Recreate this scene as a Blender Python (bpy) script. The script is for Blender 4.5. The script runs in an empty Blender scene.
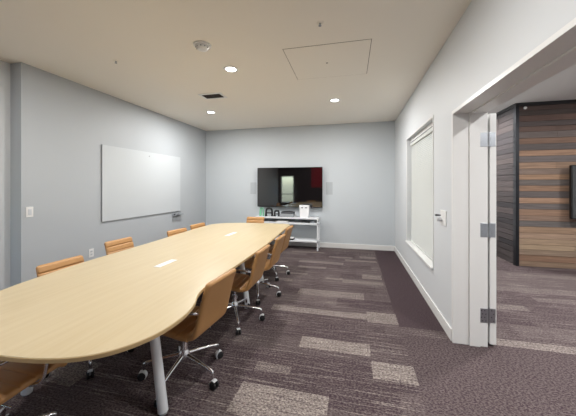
import bpy, bmesh, math, random
from mathutils import Vector, Matrix
random.seed(7)
PI = math.pi
SC = bpy.context.scene
COL = SC.collection

# ------------------------------------------------------------------ materials
def srgb(r, g, b):
    f = lambda c: (c/255/12.92) if c/255 <= 0.04045 else ((c/255+0.055)/1.055)**2.4
    return (f(r), f(g), f(b), 1.0)

def mat(name, col, rough=0.5, metal=0.0, spec=0.5, noise=None, bump=None, emit=None, strength=0.0, coat=0.0):
    m = bpy.data.materials.new(name); m.use_nodes = True
    nt = m.node_tree; b = nt.nodes['Principled BSDF']
    b.inputs['Base Color'].default_value = col
    b.inputs['Roughness'].default_value = rough
    b.inputs['Metallic'].default_value = metal
    b.inputs['Specular IOR Level'].default_value = spec
    b.inputs['Coat Weight'].default_value = coat
    tc = nt.nodes.new('ShaderNodeTexCoord')
    if noise:
        sc, amt = noise
        n = nt.nodes.new('ShaderNodeTexNoise'); n.inputs['Scale'].default_value = sc; n.inputs['Detail'].default_value = 4
        nt.links.new(tc.outputs['Object'], n.inputs['Vector'])
        r = nt.nodes.new('ShaderNodeMapRange')
        r.inputs['To Min'].default_value = 1-amt; r.inputs['To Max'].default_value = 1+amt
        nt.links.new(n.outputs['Fac'], r.inputs['Value'])
        v = nt.nodes.new('ShaderNodeVectorMath'); v.operation = 'SCALE'
        v.inputs[0].default_value = col[:3]
        nt.links.new(r.outputs['Result'], v.inputs['Scale'])
        nt.links.new(v.outputs['Vector'], b.inputs['Base Color'])
    if bump:
        sc, st = bump
        n = nt.nodes.new('ShaderNodeTexNoise'); n.inputs['Scale'].default_value = sc; n.inputs['Detail'].default_value = 3
        nt.links.new(tc.outputs['Object'], n.inputs['Vector'])
        bp = nt.nodes.new('ShaderNodeBump'); bp.inputs['Strength'].default_value = st; bp.inputs['Distance'].default_value = 0.002
        nt.links.new(n.outputs['Fac'], bp.inputs['Height'])
        nt.links.new(bp.outputs['Normal'], b.inputs['Normal'])
    if emit:
        b.inputs['Emission Color'].default_value = emit
        b.inputs['Emission Strength'].default_value = strength
    return m

M = {}
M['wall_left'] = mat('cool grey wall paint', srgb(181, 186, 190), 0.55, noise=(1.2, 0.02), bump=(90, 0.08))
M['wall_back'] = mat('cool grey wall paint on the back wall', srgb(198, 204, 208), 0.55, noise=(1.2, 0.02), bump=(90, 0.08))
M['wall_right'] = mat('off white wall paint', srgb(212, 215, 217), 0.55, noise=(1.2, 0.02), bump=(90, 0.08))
M['ceiling'] = mat('warm white ceiling paint', srgb(246, 240, 229), 0.75, noise=(0.8, 0.02), bump=(60, 0.05))
M['ceiling_beyond'] = mat('white ceiling paint', srgb(222, 220, 216), 0.75, noise=(0.8, 0.02))
M['trim'] = mat('white trim enamel', srgb(230, 230, 228), 0.35, noise=(3, 0.01))
M['white'] = mat('white plastic', srgb(232, 232, 230), 0.4, noise=(5, 0.01))
M['plate'] = mat('pale grey plastic', srgb(208, 212, 216), 0.4, noise=(5, 0.01))
M['metal_white'] = mat('white powder coated steel', srgb(226, 229, 232), 0.35, noise=(8, 0.01))
M['chrome'] = mat('polished aluminium', srgb(226, 226, 229), 0.24, 1.0, noise=(10, 0.02))
M['steel'] = mat('brushed steel', srgb(176, 180, 186), 0.35, 1.0, noise=(60, 0.06))
M['black'] = mat('black plastic', srgb(22, 22, 24), 0.45, noise=(20, 0.08))
M['rubber'] = mat('black rubber', srgb(20, 20, 23), 0.6, noise=(20, 0.1))
M['screen'] = mat('glossy black screen', srgb(10, 8, 10), 0.04, spec=1.0, noise=(2, 0.02), coat=1.0)
M['bezel'] = mat('black bezel', srgb(14, 13, 14), 0.3, noise=(4, 0.05))
M['leather'] = mat('tan leather', srgb(185, 139, 88), 0.42, noise=(9, 0.09), bump=(260, 0.25))
M['stitch'] = mat('dark tan seam', srgb(120, 72, 34), 0.6, noise=(9, 0.05))
M['board'] = mat('white glass board', srgb(198, 203, 206), 0.4, noise=(1, 0.01), spec=.3)
M['board_edge'] = mat('grey board edge', srgb(146, 148, 152), 0.4, noise=(8, 0.03))
M['grille'] = mat('speaker grille fabric', srgb(180, 186, 190), 0.8, noise=(300, 0.06))
M['dark_vent'] = mat('dark bronze vent', srgb(62, 52, 42), 0.6, noise=(30, 0.2))
M['gap'] = mat('shadow gap gasket', srgb(136, 122, 108), 0.9, noise=(30, 0.1))
M['blind'] = mat('ivory blind slat', srgb(206, 208, 204), 0.5, noise=(4, 0.015))
M['grey_dark'] = mat('dark grey plastic', srgb(70, 74, 78), 0.45, noise=(12, 0.06))
M['grey_mid'] = mat('mid grey plastic', srgb(150, 154, 158), 0.5, noise=(12, 0.05))
M['grey_light'] = mat('silver grey plastic', srgb(205, 207, 210), 0.35, noise=(12, 0.03))
M['panel_grey'] = mat('grey steel back panel', srgb(176, 181, 187), 0.45, noise=(12, 0.03))
M['green'] = mat('soft green paint', srgb(120, 186, 150), 0.4, noise=(10, 0.06))
M['dark_steel'] = mat('blackened steel', srgb(40, 42, 46), 0.35, 0.6, noise=(14, 0.15))
M['red'] = mat('deep red paint', srgb(176, 24, 36), 0.5, noise=(2, 0.03))
M['grey_wall_dark'] = mat('charcoal wall paint', srgb(74, 66, 66), 0.6, noise=(2, 0.04))
M['lens'] = mat('lit lamp lens', srgb(255, 252, 246), 0.5, emit=(1, 0.98, 0.95, 1), strength=14, noise=(5, 0.01))
M['white_card'] = mat('white card', srgb(242, 243, 245), 0.5, noise=(12, 0.01))

def glass():
    m = bpy.data.materials.new('window glass'); m.use_nodes = True
    b = m.node_tree.nodes['Principled BSDF']
    b.inputs['Base Color'].default_value = srgb(235, 245, 243)
    b.inputs['Roughness'].default_value = 0.02
    b.inputs['Transmission Weight'].default_value = 1.0
    b.inputs['IOR'].default_value = 1.1
    return m
M['glass'] = glass()

def wood_mat():
    m = bpy.data.materials.new('pale maple veneer'); m.use_nodes = True
    nt = m.node_tree; b = nt.nodes['Principled BSDF']
    tc = nt.nodes.new('ShaderNodeTexCoord')
    mp = nt.nodes.new('ShaderNodeMapping'); mp.inputs['Scale'].default_value = (22, 1.1, 8)
    nt.links.new(tc.outputs['Object'], mp.inputs['Vector'])
    n = nt.nodes.new('ShaderNodeTexNoise'); n.inputs['Scale'].default_value = 1.6; n.inputs['Detail'].default_value = 6; n.inputs['Distortion'].default_value = 0.6
    nt.links.new(mp.outputs['Vector'], n.inputs['Vector'])
    cr = nt.nodes.new('ShaderNodeValToRGB')
    cr.color_ramp.elements[0].position = 0.3; cr.color_ramp.elements[0].color = srgb(189, 171, 136)
    cr.color_ramp.elements[1].position = 0.7; cr.color_ramp.elements[1].color = srgb(196, 180, 147)
    nt.links.new(n.outputs['Fac'], cr.inputs['Fac'])
    nt.links.new(cr.outputs['Color'], b.inputs['Base Color'])
    b.inputs['Roughness'].default_value = 0.33
    b.inputs['Specular IOR Level'].default_value = 0.45
    return m
M['maple'] = wood_mat()
M['edge_band'] = mat('maple edge band', srgb(200, 172, 126), 0.4, noise=(14, 0.06))

def carpet_mat():
    m = bpy.data.materials.new('plum plank carpet'); m.use_nodes = True
    nt = m.node_tree; b = nt.nodes['Principled BSDF']; L = nt.links.new
    b.inputs['Roughness'].default_value = 0.95; b.inputs['Specular IOR Level'].default_value = 0.1
    at = nt.nodes.new('ShaderNodeAttribute'); at.attribute_name = 'tone'
    sp = nt.nodes.new('ShaderNodeSeparateColor'); L(at.outputs['Color'], sp.inputs['Color'])
    tc = nt.nodes.new('ShaderNodeTexCoord')
    def nz(scale, vec, detail=3, rough=0.6):
        mp = nt.nodes.new('ShaderNodeMapping'); mp.inputs['Scale'].default_value = vec
        L(tc.outputs['Object'], mp.inputs['Vector'])
        n = nt.nodes.new('ShaderNodeTexNoise'); n.inputs['Scale'].default_value = scale
        n.inputs['Detail'].default_value = detail; n.inputs['Roughness'].default_value = rough
        L(mp.outputs['Vector'], n.inputs['Vector']); return n.outputs['Fac']
    def mr(v, a, c, lo, hi):
        r = nt.nodes.new('ShaderNodeMapRange'); L(v, r.inputs['Value'])
        for k, x in zip(('From Min', 'From Max', 'To Min', 'To Max'), (a, c, lo, hi)): r.inputs[k].default_value = x
        return r.outputs['Result']
    def mth(op, a, c):
        k = nt.nodes.new('ShaderNodeMath'); k.operation = op
        for i, x in enumerate((a, c)):
            if isinstance(x, (int, float)): k.inputs[i].default_value = x
            else: L(x, k.inputs[i])
        return k.outputs[0]
    streak = mr(nz(1.0, (2.0, 75, 1), 3), 0.53, 0.70, 0.0, 1.0)
    fine = mr(nz(1.0, (14, 180, 1), 2), 0.45, 0.75, 0.0, 1.0)
    speck = mr(nz(62, (1, 1.5, 1), 3, 0.75), 0.40, 0.62, 0.0, 1.0)
    # plank: streaks of pale yarn on plum
    plank = mth('ADD', mth('MULTIPLY', mth('MULTIPLY', streak, 0.46), mth('ADD', mth('MULTIPLY', speck, .8), .4)), mth('MULTIPLY', mth('MULTIPLY', fine, speck), 0.22))
    plank = mth('ADD', plank, mth('MULTIPLY', speck, 0.20))
    plank = mth('ADD', plank, mth('MULTIPLY', mth('SUBTRACT', sp.outputs['Blue'], 0.5), 0.09))
    beige = mth('ADD', mth('MULTIPLY', speck, 0.75), 0.18)
    f1 = nt.nodes.new('ShaderNodeMix'); f1.data_type = 'FLOAT'
    brk = mr(nz(1.0, (5, 55, 1), 3), 0.36, 0.56, 0.35, 1.0)
    L(mth('MULTIPLY', sp.outputs['Red'], brk), f1.inputs[0]); L(plank, f1.inputs[2]); L(beige, f1.inputs[3])
    # g: 0 plank, 0.5 speckled plain, 1.0 plain border with shade painted in
    plain = mth('ADD', mth('MULTIPLY', speck, 0.25), 0.0)
    isplain = mth('GREATER_THAN', sp.outputs['Green'], 0.25)
    f2 = nt.nodes.new('ShaderNodeMix'); f2.data_type = 'FLOAT'
    L(isplain, f2.inputs[0]); L(f1.outputs[0], f2.inputs[2]); L(plain, f2.inputs[3])
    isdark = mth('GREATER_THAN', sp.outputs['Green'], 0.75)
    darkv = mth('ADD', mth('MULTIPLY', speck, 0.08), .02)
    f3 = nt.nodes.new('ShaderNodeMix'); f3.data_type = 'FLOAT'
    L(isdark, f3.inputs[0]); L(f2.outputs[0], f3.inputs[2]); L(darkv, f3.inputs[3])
    cr = nt.nodes.new('ShaderNodeValToRGB')
    e = cr.color_ramp.elements
    e[0].position = 0.0; e[0].color = srgb(58, 44, 51)
    e[1].position = 1.0; e[1].color = srgb(180, 170, 161)
    L(f3.outputs[0], cr.inputs['Fac']); L(cr.outputs['Color'], b.inputs['Base Color'])
    bp = nt.nodes.new('ShaderNodeBump'); bp.inputs['Strength'].default_value = 0.4; bp.inputs['Distance'].default_value = 0.004
    L(speck, bp.inputs['Height']); L(bp.outputs['Normal'], b.inputs['Normal'])
    return m
M['carpet'] = carpet_mat()

def timber_mat():
    m = bpy.data.materials.new('reclaimed timber planks'); m.use_nodes = True
    nt = m.node_tree; b = nt.nodes['Principled BSDF']; L = nt.links.new
    at = nt.nodes.new('ShaderNodeAttribute'); at.attribute_name = 'tone'
    tc = nt.nodes.new('ShaderNodeTexCoord')
    mp = nt.nodes.new('ShaderNodeMapping'); mp.inputs['Scale'].default_value = (1.6, 1.6, 34)
    L(tc.outputs['Object'], mp.inputs['Vector'])
    n = nt.nodes.new('ShaderNodeTexNoise'); n.inputs['Scale'].default_value = 1.8; n.inputs['Detail'].default_value = 6; n.inputs['Distortion'].default_value = 0.5
    L(mp.outputs['Vector'], n.inputs['Vector'])
    r = nt.nodes.new('ShaderNodeMapRange'); L(n.outputs['Fac'], r.inputs['Value'])
    r.inputs['From Min'].default_value = 0.25; r.inputs['From Max'].default_value = 0.75
    r.inputs['To Min'].default_value = 0.66; r.inputs['To Max'].default_value = 1.25
    v = nt.nodes.new('ShaderNodeVectorMath'); v.operation = 'SCALE'
    L(at.outputs['Color'], v.inputs[0]); L(r.outputs['Result'], v.inputs['Scale'])
    L(v.outputs['Vector'], b.inputs['Base Color']); b.inputs['Roughness'].default_value = 0.75
    return m
M['timber'] = timber_mat()

# ------------------------------------------------------------------ mesh helpers
def box(bm, x0, x1, y0, y1, z0, z1, bev=0.0, seg=2):
    r = bmesh.ops.create_cube(bm, size=1.0)
    vs = r['verts']
    bmesh.ops.scale(bm, vec=(x1-x0, y1-y0, z1-z0), verts=vs)
    bmesh.ops.translate(bm, vec=((x0+x1)/2, (y0+y1)/2, (z0+z1)/2), verts=vs)
    if bev > 0:
        es = list({e for v in vs for e in v.link_edges})
        bmesh.ops.bevel(bm, geom=es, offset=bev, segments=seg, affect='EDGES', profile=0.5)

def frame_of(d):
    d = d.normalized()
    u = Vector((0, 0, 1)) if abs(d.z) < 0.9 else Vector((1, 0, 0))
    a = d.cross(u).normalized(); return a, d.cross(a).normalized()

def tube(bm, pts, r, seg=12, flat=1.0, caps=True):
    pts = [Vector(p) for p in pts]
    rs = r if isinstance(r, (list, tuple)) else [r]*len(pts)
    rings = []; a = None
    for i, p in enumerate(pts):
        d = (pts[min(i+1, len(pts)-1)] - pts[max(i-1, 0)]).normalized()
        if a is None: a, b2 = frame_of(d)
        else:
            a = (a - d*a.dot(d)).normalized(); b2 = d.cross(a).normalized()
        rings.append([bm.verts.new(p + (a*math.cos(t*2*PI/seg) + b2*math.sin(t*2*PI/seg)*flat)*rs[i]) for t in range(seg)])
    for k in range(len(rings)-1):
        for j in range(seg):
            bm.faces.new((rings[k][j], rings[k][(j+1) % seg], rings[k+1][(j+1) % seg], rings[k+1][j]))
    if caps:
        bm.faces.new(rings[0][::-1]); bm.faces.new(rings[-1])

def lathe(bm, prof, c=(0, 0, 0), seg=32, axis='Z'):
    """prof: list of (radius, height); closed at ends if radius 0"""
    rings = []
    for r, h in prof:
        ring = []
        n = 1 if r == 0 else seg
        for k in range(n):
            t = 2*PI*k/seg
            x, y, z = r*math.cos(t), r*math.sin(t), h
            if axis == 'X': x, y, z = h, x, y
            if axis == 'Y': x, y, z = x, h, y
            ring.append(bm.verts.new((c[0]+x, c[1]+y, c[2]+z)))
        rings.append(ring)
    for a, b in zip(rings, rings[1:]):
        for k in range(seg):
            k2 = (k+1) % seg
            f = [a[k % len(a)], a[k2 % len(a)], b[k2 % len(b)], b[k % len(b)]]
            f = [v for i, v in enumerate(f) if v not in f[:i]]
            if len(f) > 2: bm.faces.new(f)

def smoothpts(P, n=8, closed=False):
    P = [Vector(p) for p in P]; out = []; N = len(P)
    rng = N if closed else N-1
    for i in range(rng):
        g = (lambda k: P[k % N]) if closed else (lambda k: P[max(0, min(N-1, k))])
        p0, p1, p2, p3 = g(i-1), g(i), g(i+1), g(i+2)
        for k in range(n):
            t = k/n
            out.append(0.5*((2*p1) + (p2-p0)*t + (2*p0-5*p1+4*p2-p3)*t*t + (3*p1-p0-3*p2+p3)*t**3))
    if not closed: out.append(P[-1])
    return out

def obj(name, bm, m, parent=None, smooth=False, loc=(0, 0, 0)):
    bmesh.ops.recalc_face_normals(bm, faces=bm.faces[:])
    me = bpy.data.meshes.new(name); bm.to_mesh(me); bm.free()
    me.materials.append(M[m] if isinstance(m, str) else m)
    if smooth:
        for p in me.polygons: p.use_smooth = True
        try: me.set_sharp_from_angle(angle=math.radians(40))
        except Exception: pass
    o = bpy.data.objects.new(name, me); COL.objects.link(o)
    o.location = loc
    if parent: o.parent = parent
    return o

def NB(): return bmesh.new()

def boxes(name, m, lst, parent=None, bev=0.0, loc=(0, 0, 0)):
    bm = NB()
    for b in lst: box(bm, *b, bev=bev)
    return obj(name, bm, m, parent, loc=loc)

def thing(name, label, cat, loc=(0, 0, 0), rz=0.0, group=None):
    o = bpy.data.objects.new(name, None); COL.objects.link(o)
    o.empty_display_size = 0.05
    o.location = loc; o.rotation_euler = (0, 0, rz); o['label'] = label; o['category'] = cat
    if group: o['group'] = group
    return o

def tag(o, label, cat, group=None):
    o['label'] = label; o['category'] = cat
    if group: o['group'] = group
    return o

def struct(o):
    o['kind'] = 'structure'; return o

def dup(root, loc, rz, label, group=None):
    r = root.copy(); COL.objects.link(r); r.location = loc; r.rotation_euler = (0, 0, rz); r['label'] = label
    if group: r['group'] = group
    for ch in list(root.children):
        c = ch.copy(); COL.objects.link(c); c.parent = r
        for g in list(ch.children):
            d = g.copy(); COL.objects.link(d); d.parent = c
    return r

# ------------------------------------------------------------------ setting
H = 2.84
XL, XN, XR, XO = -3.70, -3.87, 0.88, 1.14      # left wall, its recessed near run, right wall faces
YB, YR = 6.30, -1.40                            # back and rear walls
XE, YE = 6.6, 7.6                               # the room beyond
HB = 2.89
DY0, DY1, DZ = 0.90, 2.735, 2.072               # doorway
WY0, WY1, WZ0, WZ1 = 3.38, 4.92, 0.495, 2.20    # inner window

# floor: one mesh of carpet planks, its tone pattern per plank
beige = [(.14,.455,2.09,2.30), (-.47,.14,2.35,2.53), (.14,.45,2.95,3.19), (-.93,.15,2.99,3.12), (-.72,.13,3.50,3.71),
         (-.16,.42,4.07,4.20), (-.42,-.16,4.17,4.25), (.13,.42,4.31,4.52), (-.75,-.47,1.98,2.08,.45), (-.78,-.16,1.56,1.84),
         (-.16,.42,5.24,5.36), (-1.0,-.18,4.97,5.11), (-.95,-.46,4.66,4.76), (-.48,-.02,5.44,5.53), (.12,.42,5.50,5.66),
         (-1.08,-.93,2.30,2.40,.35), (-1.3,-.6,5.72,5.8), (-1.2,-.72,4.28,4.36), (-1.5,-.9,3.93,4.05),
         (1.14,1.95,2.79,2.91,.7), (1.95,3.2,2.74,2.86,.6), (1.35,1.95,3.62,3.78,.28), (1.9,2.9,4.25,4.45,.28), (2.2,3.3,3.95,4.1,.28), (1.2,2.1,4.8,4.95,.28), (2.4,4.2,5.0,5.15,.28)]
xb = sorted({round(x, 3) for x in [-3.95 + .25*i for i in range(44)] + [.445, XE] + [v for r in beige for v in r[:2]]})
yb = sorted({round(y, 3) for y in [-1.5 + .125*i for i in range(73)] + [2.925, 2.76, YE] + [v for r in beige for v in r[2:4]]})
rt = {}
def tone(x, y):
    for r in beige:
        if r[0] < x < r[1] and r[2] < y < r[3]: return (r[4] if len(r) > 4 else .95 if y < 2.7 else .75 if y < 3.3 else .55, 0, .5)
    if .445 < x < 1.3 and y > 2.925 and x < XO: return (0, 1, .5)  # plain border past the doorway light, coloured darker to stand for shade
    if x > .445 and y < 2.78: return (0, .5, .5)
    row = math.floor((y+1.5)/.25); off = (row*7919 % 4)*.25
    key = (row, math.floor((x+3.95+off)/1.0))
    if key not in rt:
        q = random.Random(row*131+key[1]*17)
        hidden = (x < -1.3 and y < 5.5) or y < 1.4
        rt[key] = (.6 if (hidden and q.random() < .08) else 0, 0, q.random())
    return rt[key]
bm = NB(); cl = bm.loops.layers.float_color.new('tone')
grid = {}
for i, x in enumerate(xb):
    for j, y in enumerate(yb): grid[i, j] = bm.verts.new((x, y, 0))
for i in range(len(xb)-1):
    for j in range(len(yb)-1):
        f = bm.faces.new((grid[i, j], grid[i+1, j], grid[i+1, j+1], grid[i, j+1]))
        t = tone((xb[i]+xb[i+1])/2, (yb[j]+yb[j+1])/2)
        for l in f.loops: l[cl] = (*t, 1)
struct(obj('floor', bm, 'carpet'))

struct(boxes('ceiling', 'ceiling', [(XN-.1, XO-.12, YR-.1, YB+.1, H, H+.12)]))
struct(boxes('ceiling_beyond', 'ceiling_beyond', [(XO-.1, XE+.1, YR-.1, YE+.1, HB, HB+.12)]))
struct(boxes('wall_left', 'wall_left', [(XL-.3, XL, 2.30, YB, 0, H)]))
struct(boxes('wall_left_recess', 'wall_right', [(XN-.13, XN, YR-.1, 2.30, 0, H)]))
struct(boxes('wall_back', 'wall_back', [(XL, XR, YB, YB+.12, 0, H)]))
HT = H + .1
struct(boxes('wall_right', 'wall_right', [
    (XR, XO, YR-.1, DY0-.03, 0, HT), (XR, XO, DY0-.03, DY1+.03, DZ+.03, HT), (XR, XO, DY1+.03, WY0, 0, HT),
    (XR, XO, WY0, WY1, 0, WZ0), (XR, XO, WY0, WY1, WZ1, HT), (XR, XO, WY1, YB+.12, 0, HT)]))
# rear wall behind the camera with a window and a red accent panel (seen in the television's reflection)
RX0, RX1, RZ0, RZ1 = -3.72, -3.02, .55, 1.95
struct(boxes('wall_rear', 'grey_wall_dark', [
    (XN, RX0, YR-.12, YR, 0, H), (RX0, RX1, YR-.12, YR, 0, RZ0), (RX0, RX1, YR-.12, YR, RZ1, H), (RX1, XR, YR-.12, YR, 0, H)]))
w2 = struct(boxes('window_2', 'trim', [(RX0, RX0+.04, YR-.1, YR-.03, RZ0, RZ1), (RX1-.04, RX1, YR-.1, YR-.03, RZ0, RZ1),
    (RX0+.04, RX1-.04, YR-.1, YR-.03, RZ0, RZ0+.04), (RX0+.04, RX1-.04, YR-.1, YR-.03, RZ1-.04, RZ1), (RX0+.04, RX1-.04, YR-.09, YR-.04, .98, 1.02)]))
boxes('window_pane', 'glass', [(RX0+.04, RX1-.04, YR-.07, YR-.064, RZ0+.04, .98), (RX0+.04, RX1-.04, YR-.07, YR-.064, 1.02, RZ1-.04)], w2)
struct(boxes('wall_accent', 'red', [(-2.1, -1.45, YR, YR+.02, 1.35, 2.5)]))
# the room beyond
struct(boxes('wall_far', 'wall_right', [(XO, 2.83, YE, YE+.1, 0, HB), (XE, XE+.1, YR-.1, 5.63, 0, HB), (XO, XE, YR-.2, YR-.1, 0, HB), (XR, XO, YB+.12, YE, 0, HB)]))

# baseboards
def bb(name, lst):
    struct(boxes(name, 'trim', lst, bev=.004))
bb('baseboard_left', [(XL, XL+.014, 2.30, YB, 0, .11), (XN, XN+.014, YR, 2.30, 0, .11)])
bb('baseboard_back', [(XL+.014, XR-.014, YB-.014, YB, 0, .11)])
bb('baseboard_right', [(XR-.014, XR, DY1+.03, YB, 0, .11), (XR-.014, XR, YR, DY0-.09, 0, .11)])

# door lining: jambs, head, stops and narrow casings, all one continuous joinery
bm = NB()
J = .03
box(bm, XR-.006, XO+.01, DY1, DY1+J, 0, DZ+J)                    # hinge jamb
box(bm, XR-.006, XO+.01, DY0-J, DY0, 0, DZ+J)                    # near jamb
box(bm, XR-.006, XO+.01, DY0, DY1, DZ, DZ+J)                     # head
box(bm, 1.005, 1.088, DY1-.012, DY1, 0, DZ)                        # stops
box(bm, 1.005, 1.088, DY0, DY0+.012, 0, DZ)
box(bm, 1.005, 1.088, DY0+.012, DY1-.012, DZ-.012, DZ)
for xa, xb_ in ((XO, XO+.012),):
    box(bm, xa, xb_, DY1+J, DY1+.07, 0, DZ+J)
    box(bm, xa, xb_, DY0-.085, DY0-J, 0, DZ+J)
struct(obj('trim_1', bm, 'trim'))

# open door, folded back flat along the far side of the wall; only its hinge edge shows
d = struct(boxes('door_1', 'trim', [(1.172, 1.222, DY1+.012, DY1+.90, .02, DZ-.012)], bev=.003))
for zc in (.275, 1.03, 1.83):
    bm = NB(); box(bm, 1.089, 1.148, DY1-.0035, DY1+.002, zc-.062, zc+.062, bev=.001)
    box(bm, 1.172, 1.214, DY1+.0085, DY1+.013, zc-.062, zc+.062, bev=.001)
    h = obj('hinge', bm, 'steel', d)
    bm = NB(); tube(bm, [(1.161, DY1+.002, zc-.066), (1.161, DY1+.002, zc+.066)], .0105, 14); obj('hinge_pin', bm, 'steel', h, True)
    bm = NB()
    for dx in (1.105, 1.13): 
        for dz in (-.045, -.015, .015, .045): lathe(bm, [(0, -.0045), (.0045, -.0042), (.0045, -.003)], (dx + (.004 if dz in (-.045, .015) else -.004), DY1, zc+dz), 8, 'Y')
    for dz in (-.045, -.015, .015, .045): lathe(bm, [(0, -.0015), (.0045, -.0012), (.0045, 0)], (1.192 + (.008 if dz in (-.045, .015) else -.008), DY1+.009, zc+dz), 8, 'Y')
    obj('screw', bm, 'grey_dark' if zc < .5 else 'steel', h)

# inner window in the right wall, with a closed blind in its recess
w = struct(boxes('window_1', 'trim', [(1.0, 1.05, WY0, WY0+.045, WZ0, WZ1), (1.0, 1.05, WY1-.045, WY1, WZ0, WZ1),
    (1.0, 1.05, WY0+.045, WY1-.045, WZ0, WZ0+.045), (1.0, 1.05, WY0+.045, WY1-.045, WZ1-.045, WZ1)]))
boxes('window_pane', 'glass', [(1.022, 1.028, WY0+.045, WY1-.045, WZ0+.045, WZ1-.045)], w)
boxes('window_sill', 'trim', [(XR-.03, 1.0, WY0-.02, WY1+.02, WZ0-.02, WZ0+.004)], w, bev=.004)
boxes('window_bead', 'trim', [(XR-.007, XR, WY0-.022, WY0, WZ0, WZ1+.022), (XR-.007, XR, WY1, WY1+.022, WZ0, WZ1+.022), (XR-.007, XR, WY0, WY1, WZ1, WZ1+.022),
    (.93, 1.0, WY0, WY1, WZ1-.055, WZ1)], w)
bl = thing('window_blind', 'ivory horizontal slatted blind lowered and closed in window recess', 'blind', (.945, (WY0+WY1)/2, WZ0))
hw = (WY1-WY0)/2 - .012
bm = NB()
n = 62; top = WZ1-WZ0-.125
for i in range(n):
    z = .045 + (top-.05)*i/(n-1)
    a = math.radians(72); hx, hz = math.cos(a)*.0135, math.sin(a)*.0135
    vs = [bm.verts.new(v) for v in ((-hx, -hw, z-hz), (hx, -hw, z+hz), (hx, hw, z+hz), (-hx, hw, z-hz), (-hx+.001, -hw, z-hz+.0008), (hx+.001, -hw, z+hz+.0008), (hx+.001, hw, z+hz+.0008), (-hx+.001, hw, z-hz+.0008))]
    for f in ((0,1,2,3), (7,6,5,4), (0,4,5,1), (2,6,7,3), (1,5,6,2), (3,7,4,0)): bm.faces.new([vs[k] for k in f])
obj('slats', bm, 'blind', bl)
boxes('headrail', 'blind', [(-.022, .022, -hw, hw, WZ1-WZ0-.115, WZ1-WZ0-.07)], bl, bev=.003)
boxes('headrail_groove', 'grey_dark', [(-.0235, -.021, -hw, hw, WZ1-WZ0-.068, WZ1-WZ0-.058)], bl)
boxes('bottom_rail', 'blind', [(-.014, .014, -hw, hw, .008, .026)], bl, bev=.003)
bm = NB(); tube(bm, [(-.026, -hw+.12, top-.02), (-.027, -hw+.12, .55)], .003, 8); obj('tilt_wand', bm, 'white', bl)

# reclaimed timber cladding beyond
PX, PY = 2.825, 5.65
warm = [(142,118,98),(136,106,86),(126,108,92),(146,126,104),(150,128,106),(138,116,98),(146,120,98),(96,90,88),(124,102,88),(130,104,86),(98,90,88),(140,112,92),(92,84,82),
    (134,106,86),(98,90,86),(150,120,96),(112,96,86),(140,114,94),(96,88,86),(136,108,88),(88,80,78),(112,88,74),(100,90,86),(98,78,70),(86,76,74),(96,74,66),(80,68,64),(86,70,64)]     # row tones, floor to ceiling, darker towards the top
side_shade = [(74,66,66),(62,56,57),(84,74,72),(70,62,62),(56,51,53),(80,71,70)]  # side boards coloured darker to stand for the lack of light there
def planks(name, horiz):
    bm = NB(); cl = bm.loops.layers.float_color.new('tone')
    z = 0.0; q = random.Random(4 if horiz else 9); k = 0
    while z < HB-.06:
        hgt = q.choice((.092, .102, .112)); k += 1; z1 = min(z+hgt, HB-.055)
        s = q.uniform(.5, 2.4); segs = []
        a0, a1 = (PX, XE) if horiz else (PY, YE)
        p = a0
        while p < a1-.01:
            e = min(a1, p + (s if p == a0 else q.uniform(1.8, 3.0)))
            segs.append((p, e)); p = e
        for (p, e) in segs:
            d = q.uniform(0, .012); c0 = warm[min(k-1, len(warm)-1)] if horiz else q.choice(side_shade); kf = q.uniform(.9, 1.08)
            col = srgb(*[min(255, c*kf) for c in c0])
            st = set(bm.faces)
            if horiz: box(bm, p+.001, e-.001, PY-d, PY+.03, z+.003, z1-.002)
            else: box(bm, PX-d, PX+.03, p+.001, e-.001, z+.003, z1-.002)
            for f in bm.faces:
                if f not in st:
                    for l in f.loops: l[cl] = col
        z = z1
    return struct(obj(name, bm, 'timber'))
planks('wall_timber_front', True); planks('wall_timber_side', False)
struct(boxes('wall_core', 'grey_wall_dark', [(PX+.02, XE, PY+.02, YE, 0, HB)]))
struct(boxes('trim_2', 'dark_steel', [(PX-.02, PX+.03, PY-.022, PY-.014, 0, HB), (PX-.022, PX-.014, PY-.022, PY+.06, 0, HB)], bev=.002))
struct(boxes('trim_3', 'black', [(PX-.03, XE, PY-.03, PY+.02, HB-.055, HB), (PX-.03, PX+.02, PY+.02, YE, HB-.055, HB)]))

# ------------------------------------------------------------------ lamps
def downlight(loc, label, group, power, col=(1, .985, .97)):
    t = thing('recessed_downlight', label, 'ceiling light', loc, 0, group)
    bm = NB(); lathe(bm, [(.062, -.001), (.088, -.001), (.09, -.004), (.086, -.008), (.066, -.010), (.062, -.006), (.062, -.001)], seg=40); obj('trim_ring', bm, 'white', t, True)
    bm = NB(); lathe(bm, [(0, -.009), (.05, -.008), (.062, -.005), (.062, -.002), (0, -.002)], seg=40); obj('lens', bm, 'lens', t, True)
    L = bpy.data.lights.new('lamp', 'AREA'); L.shape = 'DISK'; L.size = .12; L.energy = power; L.color = col; L.spread = PI
    lo = bpy.data.objects.new('lamp', L); COL.objects.link(lo); lo.parent = t; lo.location = (0, 0, -.014)
    return t
PW = 34
G = 'recessed ceiling downlights'
downlight((-1.445, 3.03, H), 'round lit downlight nearest the smoke detector, over the table', G, 37)
downlight((-2.66, 4.71, H), 'small round lit downlight behind the dark ceiling vent, toward the left wall', G, 42)
downlight((-.30, 4.53, H), 'round lit downlight beyond the square access panel, toward the television wall', G, 44)
for (x, y, pw) in ((-2.66, 1.35, 15), (-.30, 1.35, 24), (-1.445, -.2, 18)):
    downlight((x, y, H), 'round lit downlight in the ceiling behind the camera', 'downlights behind the camera', pw)
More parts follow.
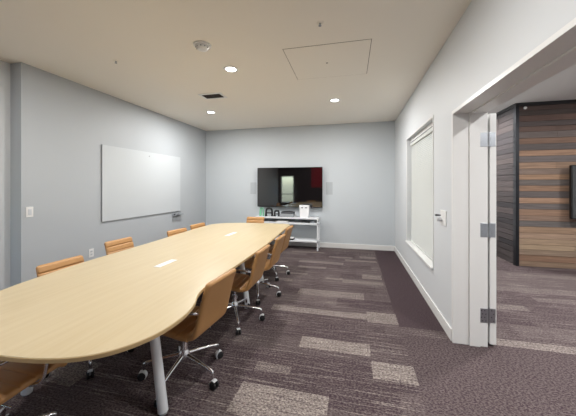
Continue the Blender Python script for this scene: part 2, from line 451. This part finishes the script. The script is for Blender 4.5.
for (x, y) in ((2.2, 1.0), (2.2, 3.6), (4.4, 1.0), (4.4, 3.6), (2.0, 6.3)):  # unseen lamps added to brighten the room beyond
    downlight((x, y, HB), 'added downlight, out of view, in the ceiling of the room beyond the doorway', 'added downlights in the room beyond', PW*1.85)

# ------------------------------------------------------------------ ceiling fittings
t = thing('smoke_detector', 'round white smoke detector on the ceiling', 'smoke detector', (-1.48, 2.45, H))
bm = NB(); lathe(bm, [(0, -.012), (.085, -.012), (.088, -.006), (.088, 0), (0, 0)], seg=36); obj('base', bm, 'white', t, True)
bm = NB(); lathe(bm, [(0, -.05), (.03, -.05), (.048, -.046), (.058, -.034), (.066, -.02), (.07, -.012), (0, -.012)], seg=36); obj('cover', bm, 'white', t, True)
for k in range(10):
    a = k*PI/5; bm = NB(); lathe(bm, [(0, -.004), (.005, -.003), (.005, .003), (0, .004)], (.061*math.cos(a), .061*math.sin(a), -.031), 8)
    obj('vent_slot', bm, 'grey_dark', t)
t = thing('ceiling_vent', 'dark slotted air vent in the ceiling before the smallest downlight', 'vent', (-2.15, 3.87, H))
boxes('frame', 'white', [(-.19, .19, -.125, -.085, -.008, 0), (-.19, .19, .085, .125, -.008, 0), (-.19, -.15, -.085, .085, -.008, 0), (.15, .19, -.085, .085, -.008, 0)], t, bev=.002)
boxes('backing', 'black', [(-.15, .15, -.085, .085, -.002, 0)], t)
bm = NB()
for k in range(8):
    y = -.075 + k*.0215; box(bm, -.15, .15, y-.003, y+.003, -.010, -.002)
box(bm, -.004, .004, -.085, .085, -.010, -.002)
obj('louvre', bm, 'dark_vent', t)
def sprinkler(loc, label):
    t = thing('fire_sprinkler', label, 'sprinkler', loc, 0, 'ceiling sprinkler heads')
    bm = NB(); lathe(bm, [(.012, 0), (.032, 0), (.03, -.004), (.014, -.007), (.012, 0)], seg=24); obj('escutcheon', bm, 'ceiling', t, True)
    bm = NB(); tube(bm, [(0, 0, 0), (0, 0, -.014)], .007, 10); tube(bm, [(-.007, 0, -.012), (-.009, 0, -.018), (0, 0, -.024)], .0025, 6); tube(bm, [(.007, 0, -.012), (.009, 0, -.018), (0, 0, -.024)], .0025, 6)
    obj('nozzle', bm, 'steel', t, True)
    bm = NB(); lathe(bm, [(0, -.024), (.013, -.025), (.013, -.0265), (0, -.027)], seg=16); obj('deflector', bm, 'grey_mid', t)
sprinkler((-2.62, 2.53, H), 'tiny sprinkler head in the ceiling near the left wall')
sprinkler((-.284, 2.36, H), 'tiny sprinkler head in the ceiling before the square access panel')
t = thing('access_panel', 'flush square access panel with thin outline in the ceiling', 'ceiling panel', (-.276, 3.14, H), .01)
boxes('gasket', 'gap', [(-.445, .445, -.415, .415, -.0012, 0)], t)
boxes('hatch', 'ceiling', [(-.439, .439, -.409, .409, -.003, -.0012)], t)
bm = NB(); lathe(bm, [(0, -.004), (.012, -.004), (.012, -.0025)], (-.02, .0, 0), 16); obj('latch', bm, 'gap', t)

# ------------------------------------------------------------------ wall fittings
t = thing('whiteboard', 'large frameless white glass board on the left wall', 'whiteboard', (XL, 4.262, .88))
boxes('board', 'board', [(.011, .018, -.948, .948, 0, 1.165)], t, bev=.002)
boxes('backing', 'board_edge', [(.001, .011, -.93, .93, .015, 1.15)], t)
bm = NB(); lathe(bm, [(0, .0195), (.013, .0195), (.013, .018)], (0, .02, 1.09), 16, 'X'); obj('maker_mark', bm, 'grey_mid', t)
boxes('shade_line', 'board_edge', [(.009, .0185, -.951, -.948, -.004, 1.165), (.009, .0185, -.948, .948, -.005, 0)], t)  # grey strips drawn for the shadow gap at the left and bottom edges
t = thing('marker_tray', 'small grey marker tray under the right corner of the whiteboard', 'tray', (XL, 5.09, .80))
boxes('shelf', 'grey_mid', [(0, .075, -.15, .15, 0, .008), (.069, .075, -.15, .15, .008, .022)], t, bev=.002)
boxes('back_plate', 'grey_mid', [(0, .006, -.15, .15, .008, .07)], t, bev=.002)
t = thing('board_eraser', 'grey felt eraser lying in the marker tray', 'eraser', (XL+.038, 5.05, .809))
boxes('felt', 'grey_dark', [(-.02, .02, -.06, .06, 0, .018)], t, bev=.003)
boxes('handle', 'grey_mid', [(-.018, .018, -.058, .058, .018, .03)], t, bev=.004)

def wall_plate(name, label, cat, loc, kind):
    t = thing(name, label, cat, loc)
    boxes('plate', 'white', [(0, .007, -.037, .037, -.06, .06)], t, bev=.002)
    if kind == 'switch':
        boxes('rocker', 'plate', [(.007, .012, -.017, .017, -.034, .034)], t, bev=.002)
    else:
        for dz in (-.021, .021):
            boxes('socket', 'plate', [(.007, .010, -.017, .017, dz-.015, dz+.015)], t, bev=.002)
            s = t.children[-1] if t.children else None
            o = boxes('slot', 'grey_dark', [(.0095, .0105, -.008, -.005, dz-.006, dz+.006), (.0095, .0105, .005, .008, dz-.006, dz+.006)], None)
            o.parent = [c for c in COL.objects if c.name.startswith('socket') and c.parent == t][-1]
    return t
wall_plate('light_switch', 'white light switch on the left wall near the wall corner', 'switch', (XL, 2.38, 1.115), 'switch')
wall_plate('wall_outlet', 'white power outlet low on the left wall behind the nearest chair backs', 'outlet', (XL, 3.15, .45), 'outlet')

t = thing('wall_control', 'white wall plate with silver knob and dark button beside the doorway', 'control', (XR, 3.01, 1.10))
boxes('plate', 'white', [(-.008, 0, -.085, .085, -.075, .075)], t, bev=.003)
bm = NB(); lathe(bm, [(0, -.055), (.017, -.053), (.021, -.045), (.019, -.02), (.013, -.008), (0, -.008)], (0, .035, -.02), 24, 'X'); obj('knob', bm, 'grey_light', t, True)
bm = NB(); lathe(bm, [(0, -.06), (.009, -.059), (.011, -.052), (.009, -.03), (.006, -.008), (0, -.008)], (0, .072, .02), 24, 'X'); obj('button', bm, 'grey_dark', t, True)

t = thing('television', 'large black wall television above the white console', 'television', (-1.473, YB, 1.39))
boxes('bracket', 'black', [(-.3, .3, -.045, -.001, -.2, .2)], t, bev=.004)
boxes('body', 'bezel', [(-.77, .77, -.085, -.045, -.44, .44)], t, bev=.012)
boxes('bezel', 'bezel', [(-.785, .785, -.105, -.085, -.467, .467)], t, bev=.004)
boxes('screen', 'screen', [(-.775, .775, -.1065, -.104, -.452, .457)], t)
def speaker(x, label):
    t = thing('wall_speaker', label, 'speaker', (x, YB, 1.365), 0, 'flush wall speakers beside the television')
    boxes('frame', 'plate', [(-.085, -.08, -.006, 0, -.15, .15), (.08, .085, -.006, 0, -.15, .15), (-.08, .08, -.006, 0, .145, .15), (-.08, .08, -.006, 0, -.15, -.145)], t)
    boxes('grille', 'grille', [(-.08, .08, -.005, 0, -.145, .145)], t)
speaker(-2.40, 'flush grey wall speaker left of the large television')
speaker(-.545, 'flush grey wall speaker right of the large television')

t = thing('television', 'black television hung on the reclaimed timber wall', 'television', (4.28, PY-.013, 1.32))
boxes('bracket', 'black', [(-.25, .25, -.09, 0, -.2, .2)], t, bev=.004)
boxes('body', 'bezel', [(-.755, .755, -.15, -.09, -.45, .45)], t, bev=.012)
boxes('screen', 'screen', [(-.74, .74, -.1515, -.149, -.435, .435)], t)
t = thing('wall_sensor', 'tiny white round sensor at the top of the timber wall', 'sensor', (2.95, PY-.012, 2.80))
bm = NB(); lathe(bm, [(0, -.03), (.012, -.028), (.02, -.02), (.024, 0), (0, 0)], seg=20, axis='Y'); obj('dome', bm, 'white', t, True)
bm = NB(); lathe(bm, [(0, -.001), (.027, -.001), (.027, .004), (0, .004)], seg=20, axis='Y'); obj('base', bm, 'plate', t, True)

# ------------------------------------------------------------------ console and what stands on it
CX0, CX1, CY0, CY1 = -2.21, -.748, 5.90, 6.22
c = thing('console_shelf', 'white metal console with open shelves under the large television', 'console', (0, 0, 0))
boxes('top', 'metal_white', [(CX0, CX1, CY0, CY1, .684, .718)], c, bev=.003)
boxes('shelf', 'metal_white', [(CX0+.002, CX1-.002, CY0, CY1, .563, .6)], c, bev=.003)
boxes('shelf', 'metal_white', [(CX0+.002, CX1-.002, CY0, CY1, .178, .212)], c, bev=.003)
boxes('back_panel', 'panel_grey', [(CX0+.03, CX1-.03, CY1-.012, CY1-.004, .6, .684)], c)
for x in (CX0, CX1-.03):
    for y in (CY0, CY1-.03):
        for z0, z1 in ((0.0, .684),):
            boxes('leg', 'metal_white', [(x, x+.03, y, y+.03, z0, z1)], c, bev=.002)
ZT, ZM, ZB = .718, .6, .212

def arch(name, label, cat, x, w_, h_, r, m, bar, group=None):
    t = thing(name, label, cat, (x, 6.05, ZT), 0, group)
    P = [(-w_/2, 0, r), (-w_/2, 0, h_*.45), (-w_*.40, 0, h_*.78), (-w_*.2, 0, h_-r*1.3), (0, 0, h_-r), (w_*.2, 0, h_-r*1.3), (w_*.40, 0, h_*.78), (w_/2, 0, h_*.45), (w_/2, 0, r)]
    bm = NB(); tube(bm, smoothpts(P, 5), r, 12); obj('hoop', bm, m, t, True)
    for s in (-1, 1):
        bm = NB(); lathe(bm, [(0, 0), (r*1.2, 0), (r*1.3, r*.5), (r*1.15, r*1.4), (0, r*1.5)], (s*w_/2, 0, 0), 14)
        obj('foot', bm, m, t, True)
    if bar:
        bm = NB(); tube(bm, [(-w_/2, 0, h_*.36), (w_/2, 0, h_*.36)], r*.7, 10); obj('crossbar', bm, m, t, True)
    return t
arch('arch_ornament', 'taller black arch with a crossbar standing on the console', 'ornament', -1.915, .15, .205, .023, 'black', True, 'arches on the console')
arch('arch_ornament', 'lower black arch nearest the flat grey device on the console', 'ornament', -1.73, .10, .15, .022, 'black', True, 'arches on the console')
t = arch('arch_ornament', 'narrow green arch at the left end of the row on the console', 'ornament', -2.098, .085, .20, .015, 'green', False, 'arches on the console')
boxes('panel', 'green', [(-.032, .0, -.004, .004, .012, .165)], t)

t = thing('conference_device', 'low dark grey flat device on top of the console', 'device', (-1.475, 6.05, ZT))
boxes('body', 'grey_mid', [(-.165, .165, -.09, .09, .006, .07)], t, bev=.008)
bm = NB(); box(bm, -.14, .16, -.075, .08, .07, .105, bev=.01); obj('speaker_bar', bm, 'grey_dark', t)
bm = NB(); tube(bm, [(-.13, -.03, .112), (-.05, -.03, .12), (.06, -.03, .125), (.14, -.03, .112)], .012, 10); obj('handset', bm, 'black', t, True)
for x in (-.13, .13): boxes('foot', 'rubber', [(x-.015, x+.015, -.07, .07, 0, .006)], t)

t = thing('upright_box', 'white upright box with two dark marks near its top on the console', 'box', (-1.065, 5.98, ZT))
bm = NB(); box(bm, -.095, .095, -.05, .05, 0, .262, bev=.006)
for v in bm.verts:
    k = 1 + .16*(v.co.z/.262); v.co.x *= k
obj('body', bm, 'white_card', t)
bm = NB(); box(bm, -.11, .11, -.053, .053, .258, .272, bev=.003); obj('lid', bm, 'white_card', t)
for x in (-.048, .042):
    bm = NB(); box(bm, x-.026, x+.026, -.0535, -.048, .21, .228, bev=.002); obj('mark', bm, 'grey_dark', t)

t = thing('cable_modem', 'small dark device on the middle shelf under the white upright box', 'device', (-1.0, 6.0, ZM))
boxes('body', 'grey_dark', [(-.13, .06, -.06, .06, 0, .032)], t, bev=.004)
boxes('front', 'black', [(-.12, .05, -.0615, -.058, .006, .026)], t)
t = thing('power_adapter', 'pale grey adapter beside the dark device on the middle shelf', 'adapter', (-.87, 5.99, ZM))
boxes('body', 'grey_mid', [(-.05, .04, -.03, .03, 0, .035)], t, bev=.006)
bm = NB(); tube(bm, smoothpts([(.04, 0, .012), (.065, .03, .006), (.06, .1, .006), (.03, .2, .006)], 6), .004, 8); obj('cable', bm, 'black', t, True)
t = thing('paper_stack', 'white stack of papers on the middle shelf behind the table end', 'papers', (-1.57, 6.0, ZM))
boxes('sheets', 'white_card', [(-.12, .12, -.1, .1, 0, .022)], t, bev=.001)
boxes('cover', 'white', [(-.122, .118, -.098, .1, .022, .026)], t)
t = thing('keyboard', 'thin grey keyboard at the left of the middle shelf', 'keyboard', (-1.93, 5.99, ZM))
boxes('base', 'grey_mid', [(-.17, .17, -.06, .06, 0, .014)], t, bev=.003)
bm = NB()
for i in range(12):
    for j in range(4): box(bm, -.158+i*.0265, -.136+i*.0265, -.05+j*.026, -.029+j*.026, .014, .019)
obj('keys', bm, 'grey_mid', t)
t = thing('flat_case', 'black flat case with pale lid on the lowest console shelf', 'case', (-1.42, 5.98, ZB))
boxes('case', 'black', [(-.15, .11, -.08, .1, 0, .03)], t, bev=.003)
boxes('lid', 'white', [(-.15, .11, -.08, .1, .03, .042)], t, bev=.002)

# ------------------------------------------------------------------ conference table
OUT = [(-.868,1.15), (-.868,1.28), (-.895,1.40), (-.95,1.53), (-.978,1.70), (-.982,1.95), (-.978,2.25), (-.985,2.8), (-1.005,3.35), (-1.05,3.95), (-1.075,4.4), (-1.085,4.62), (-1.2,4.725), (-1.5,4.735),
       (-1.85,4.70), (-2.15,4.63), (-2.36,4.51), (-2.455,4.32), (-2.462,4.1), (-2.44,3.55), (-2.40,3.05), (-2.37,2.5), (-2.35,2.0), (-2.31,1.65), (-2.25,1.33), (-2.15,1.09),
       (-1.98,.92), (-1.75,.82), (-1.5,.785), (-1.28,.795), (-1.10,.838), (-.975,.915), (-.898,1.03)]
sp = [(p.x, p.y) for p in smoothpts([(x, y, 0) for x, y in OUT], 6, True)]
tb = thing('conference_table', 'long pale maple conference table with rounded ends on white legs', 'table', (-1.68, 2.75, 0))
ox, oy = -1.68, 2.75
def slab(bm, pts, layers):
    cx = sum(p[0] for p in pts)/len(pts); cy = sum(p[1] for p in pts)/len(pts)
    n = len(pts); nr = []
    for i in range(n):
        a = Vector(pts[i-1]); b = Vector(pts[(i+1) % n]); d = (b-a).normalized(); nr.append(Vector((d.y, -d.x)))
    sgn = 1 if (Vector(pts[0])-Vector((cx, cy))).dot(nr[0]) > 0 else -1
    rings = [[bm.verts.new((p[0]-ox - sgn*nr[i].x*ins, p[1]-oy - sgn*nr[i].y*ins, z)) for i, p in enumerate(pts)] for ins, z in layers]
    for r0, r1 in zip(rings, rings[1:]):
        for i in range(n): bm.faces.new((r0[i], r0[(i+1) % n], r1[(i+1) % n], r1[i]))
    bm.faces.new(rings[0]); bm.faces.new(rings[-1][::-1])
bm = NB(); slab(bm, sp, [(.0015, .7375), (.003, .740)]); 
obj('tabletop', bm, 'maple', tb)
bm = NB(); slab(bm, sp, [(.02, .716), (.006, .7165), (.0, .720), (0, .736), (.002, .7385)]); obj('edge_band', bm, 'edge_band', tb)
for (fx, fy, s) in ((-1.158, 1.465, 1), (-2.17, 1.38, -1), (-1.225, 3.02, 1), (-2.2, 2.95, -1), (-1.29, 3.735, 1), (-2.22, 3.76, -1)):
    bm = NB()
    top, foot = Vector((fx-ox-s*.115, fy-oy+.02, .716)), Vector((fx-ox, fy-oy, .012))
    tube(bm, [top, foot], [.028, .031], 20)
    lg = obj('leg', bm, 'metal_white', tb, True)
    bm = NB(); lathe(bm, [(0, 0), (.024, 0), (.026, .006), (.026, .013), (0, .013)], (fx-ox, fy-oy, 0), 20); obj('glide', bm, 'grey_mid', lg, True)
    boxes('mounting_plate', 'metal_white', [(top.x-.06, top.x+.06, top.y-.06, top.y+.06, .709, .716)], lg)
for (x, y, hl, a) in ((-1.6, 2.06, .115, 0), (-1.68, 3.53, .14, 0)):
    o = boxes('power_module', 'white', [(-.032, .032, -hl, hl, 0, .004)], tb, bev=.0015, loc=(x-ox, y-oy, .74))
    boxes('flap', 'metal_white', [(-.024, .024, -hl+.01, hl-.01, .004, .006)], o, bev=.001)

# ------------------------------------------------------------------ chairs
def padded(bm, prof, width, thick, rib=None, taper0=True, taper1=True, wfun=None):
    """sweep a rounded slab along a (y,z) profile; ribs are sewn channels across the front face"""
    P = smoothpts([(0, y, z) for y, z in prof], 10)
    # resample evenly
    ds = [0]
    for a, b in zip(P, P[1:]): ds.append(ds[-1] + (b-a).length)
    tot = ds[-1]; N = int(tot/.005); R = []
    for k in range(N+1):
        s = tot*k/N
        i = max(j for j in range(len(ds)) if ds[j] <= s+1e-9); i = min(i, len(P)-2)
        t = (s-ds[i])/(ds[i+1]-ds[i]); R.append(P[i].lerp(P[i+1], t))
    rings = []; m = 28
    for k, p in enumerate(R):
        d = (R[min(k+1, N)]-R[max(k-1, 0)]).normalized()
        nrm = Vector((0, -d.z, d.y))         # front/top side normal
        s = tot*k/N
        th = thick/2; e = thick/2; wv = width/2
        k0 = 1.0
        if taper0 and s < e: k0 = math.sqrt(max(.0, 1-(1-s/e)**2))
        if taper1 and tot-s < e: k0 = min(k0, math.sqrt(max(.0, 1-(1-(tot-s)/e)**2)))
        k0 = max(k0, .12)
        if wfun: wv = wfun(s/tot)*width/2
        wv -= (1-k0)*e
        ring = []
        for j in range(m):
            a = 2*PI*j/m
            ca, sa = math.cos(a), math.sin(a)
            x = math.copysign(abs(ca)**.16, ca)*wv
            q = math.copysign(abs(sa)**.75, sa)*th*k0
            if rib and sa > 0:
                ph = abs(((s-rib[1])/rib[0]) % 1.0 - .5)*2       # 1 at seam
                q -= rib[2]*max(0, (ph-.72)/.28)**1.5*min(1, sa*1.6)
            ring.append(bm.verts.new((x, p.y + nrm.y*q, p.z + nrm.z*q)))
        rings.append(ring)
    for a, b in zip(rings, rings[1:]):
        for j in range(m): bm.faces.new((a[j], a[(j+1) % m], b[(j+1) % m], b[j]))
    bm.faces.new(rings[0][::-1]); bm.faces.new(rings[-1])

def make_chair(label, offs):
    t = thing('office_chair', label, 'chair', (0, 0, 0), 0, 'tan leather chairs around the table')
    SEAT = [(.262, .385), (.25, .412), (.20, .424), (.0, .414), (-.11, .402), (-.178, .402)]
    BACK = [(-.178, .402), (-.213, .415), (-.238, .455), (-.268, .57), (-.298, .68), (-.330, .785)]
    # profile must run so that its normal points up / forward: back to front for the seat
    bm = NB(); padded(bm, SEAT[::-1], .41, .046, (.066, .02, .010), False, True); obj('seat', bm, 'leather', t, True)
    bm = NB(); padded(bm, BACK[::-1], .39, .042, (.062, .004, .010), True, False, lambda f: .96+.06*min(1, f*1.2)); obj('backrest', bm, 'leather', t, True)
    for s in (-1, 1):
        bm = NB()
        P = [(s*.195, -.262, .585), (s*.232, -.245, .60), (s*.237, -.15, .608), (s*.237, .02, .608), (s*.237, .10, .598), (s*.237, .135, .55), (s*.236, .13, .47), (s*.225, .115, .405), (s*.17, .10, .39)]
        tube(bm, smoothpts(P, 6), .0095, 10); obj('armrest', bm, 'chrome', t, True)
    bm = NB(); box(bm, -.11, .11, -.10, .14, .366, .388, bev=.006); box(bm, -.05, .05, -.10, .06, .335, .366, bev=.008); obj('tilt_mechanism', bm, 'black', t)
    bm = NB(); tube(bm, smoothpts([(.04, 0, .352), (.12, .01, .35), (.19, .012, .346)], 4), .005, 8); obj('height_lever', bm, 'chrome', t, True)
    bm = NB(); lathe(bm, [(0, .12), (.036, .12), (.04, .13), (.04, .175), (.03, .19), (.026, .2), (.026, .27), (.016, .272), (.016, .34), (0, .34)], seg=24); obj('column', bm, 'chrome', t, True)
    base_angles = [offs + k*72 for k in range(5)]
    for a in base_angles:
        ca, sa = math.cos(math.radians(a)), math.sin(math.radians(a))
        q = lambda r, z, o=0: (ca*r - sa*o, sa*r + ca*o, z)
        bm = NB()
        tube(bm, [q(.025, .158), q(.12, .145), q(.21, .13), q(.268, .118), q(.280, .112), q(.284, .10), q(.284, .07)], [.016, .0135, .0115, .0105, .0105, .0105, .0095], 12)
        sp_ = obj('spoke', bm, 'chrome', t, True)
        # twin wheel caster with chrome hood, trailing slightly
        bm = NB()
        def disc(o0, o1, r, r1, z, bm):
            ring = []
            for o, rr in ((o0, 0), (o0, r1), (o0+(o1-o0)*.2, r), (o1-(o1-o0)*.2, r), (o1, r1), (o1, 0)):
                ring.append([bm.verts.new(q(.296+rr*math.cos(2*PI*k/20), z+rr*math.sin(2*PI*k/20), o)) for k in range(20 if rr else 1)])
            for A, B in zip(ring, ring[1:]):
                for k in range(20):
                    f = [A[k % len(A)], A[(k+1) % 20 % len(A)], B[(k+1) % 20 % len(B)], B[k % len(B)]]
                    f = [v for i, v in enumerate(f) if v not in f[:i]]
                    if len(f) > 2: bm.faces.new(f)
        disc(.006, .024, .027, .022, .0275, bm); disc(-.024, -.006, .027, .022, .0275, bm)
        ca_ = obj('caster', bm, 'rubber', sp_, True)
        bm = NB()
        # hood: an arc shell over the wheels
        arcs = []
        for o in (-.016, .016):
            arcs.append([[bm.verts.new(q(.296+rr*math.cos(math.radians(th)), .0275+rr*math.sin(math.radians(th)), o)) for th in range(60, 221, 16)] for rr in (.029, .034)])
        for i in range(len(arcs[0][0])-1):
            for A, B in ((arcs[0][1], arcs[1][1]), (arcs[0][0], arcs[1][0]), (arcs[0][0], arcs[0][1]), (arcs[1][0], arcs[1][1])):
                bm.faces.new((A[i], A[i+1], B[i+1], B[i]))
        for i in (0, -1): bm.faces.new((arcs[0][0][i], arcs[0][1][i], arcs[1][1][i], arcs[1][0][i]))
        obj('caster_hood', bm, 'grey_light', sp_, True)
    return t

# local +y is the way the chair faces; rz turns it: right side faces -x (rz=+90), left side faces +x (rz=-90)
# world caster angle = local + rz
RIGHT = [(-1.236, 1.795, 86, -14, 'tan leather chair nearest the camera on the right side of the table'),
         (-1.225, 2.655, 90, 14, 'second tan leather chair from the camera on the right side of the table'),
         (-1.225, 3.34, 90, 5, 'third tan leather chair from the camera on the right side of the table'),
         (-1.295, 4.13, 89, 20, 'farthest tan leather chair on the right side of the table'),
         (-1.80, .95, 0, 62, 'tan chair at the near head of the table, its seat seen under the rounded end'),
         (-2.11, 1.80, -90, 30, 'tan chair on the left side, in front of the wall outlet'),
         (-2.40, 2.67, -90, 10, 'tan chair on the left side pulled back below the whiteboard edge'),
         (-2.20, 3.45, -97, 40, 'third tan chair back along the left side, under the marker tray'),
         (-2.23, 4.06, -94, 25, 'farthest tan chair back on the left side of the table'),
         (-1.955, 4.93, 180, 18, 'tan chair at the far head of the table before the white console')]
protos = {}
for i, (x, y, rz, ang, label) in enumerate(RIGHT):
    key = (ang - rz) % 72                      # chairs with the same swivel of the star base share meshes
    if key not in protos:
        c = make_chair(label, (ang - rz) % 72); c.location = (x, y, 0); c.rotation_euler = (0, 0, math.radians(rz)); protos[key] = c
    else:
        dup(protos[key], (x, y, 0), math.radians(rz), label)

# ------------------------------------------------------------------ world, camera, view
wd = bpy.data.worlds.new('World'); SC.world = wd; wd.use_nodes = True
nt = wd.node_tree; bg = nt.nodes['Background']
sky = nt.nodes.new('ShaderNodeTexSky'); sky.sky_type = 'NISHITA'; sky.sun_disc = False; sky.sun_elevation = math.radians(40)
nt.links.new(sky.outputs['Color'], bg.inputs['Color']); bg.inputs['Strength'].default_value = 1.2

FPX = 271.0; CAMZ = 1.42; YAW = math.atan(65.5/FPX)
cd = bpy.data.cameras.new('camera'); cam = bpy.data.objects.new('camera', cd); COL.objects.link(cam)
cd.sensor_width = 36; cd.sensor_fit = 'HORIZONTAL'; cd.lens = 36*FPX/576
cd.shift_x = 0; cd.shift_y = -(208-186)/576
cd.clip_start = .05
cam.location = (0, 0, CAMZ); cam.rotation_euler = (PI/2, 0, YAW)
SC.camera = cam
vs = SC.view_settings
vs.view_transform = 'Standard'; vs.look = 'None'; vs.gamma = 1.0; vs.exposure = 0.03; vs.use_curve_mapping = False
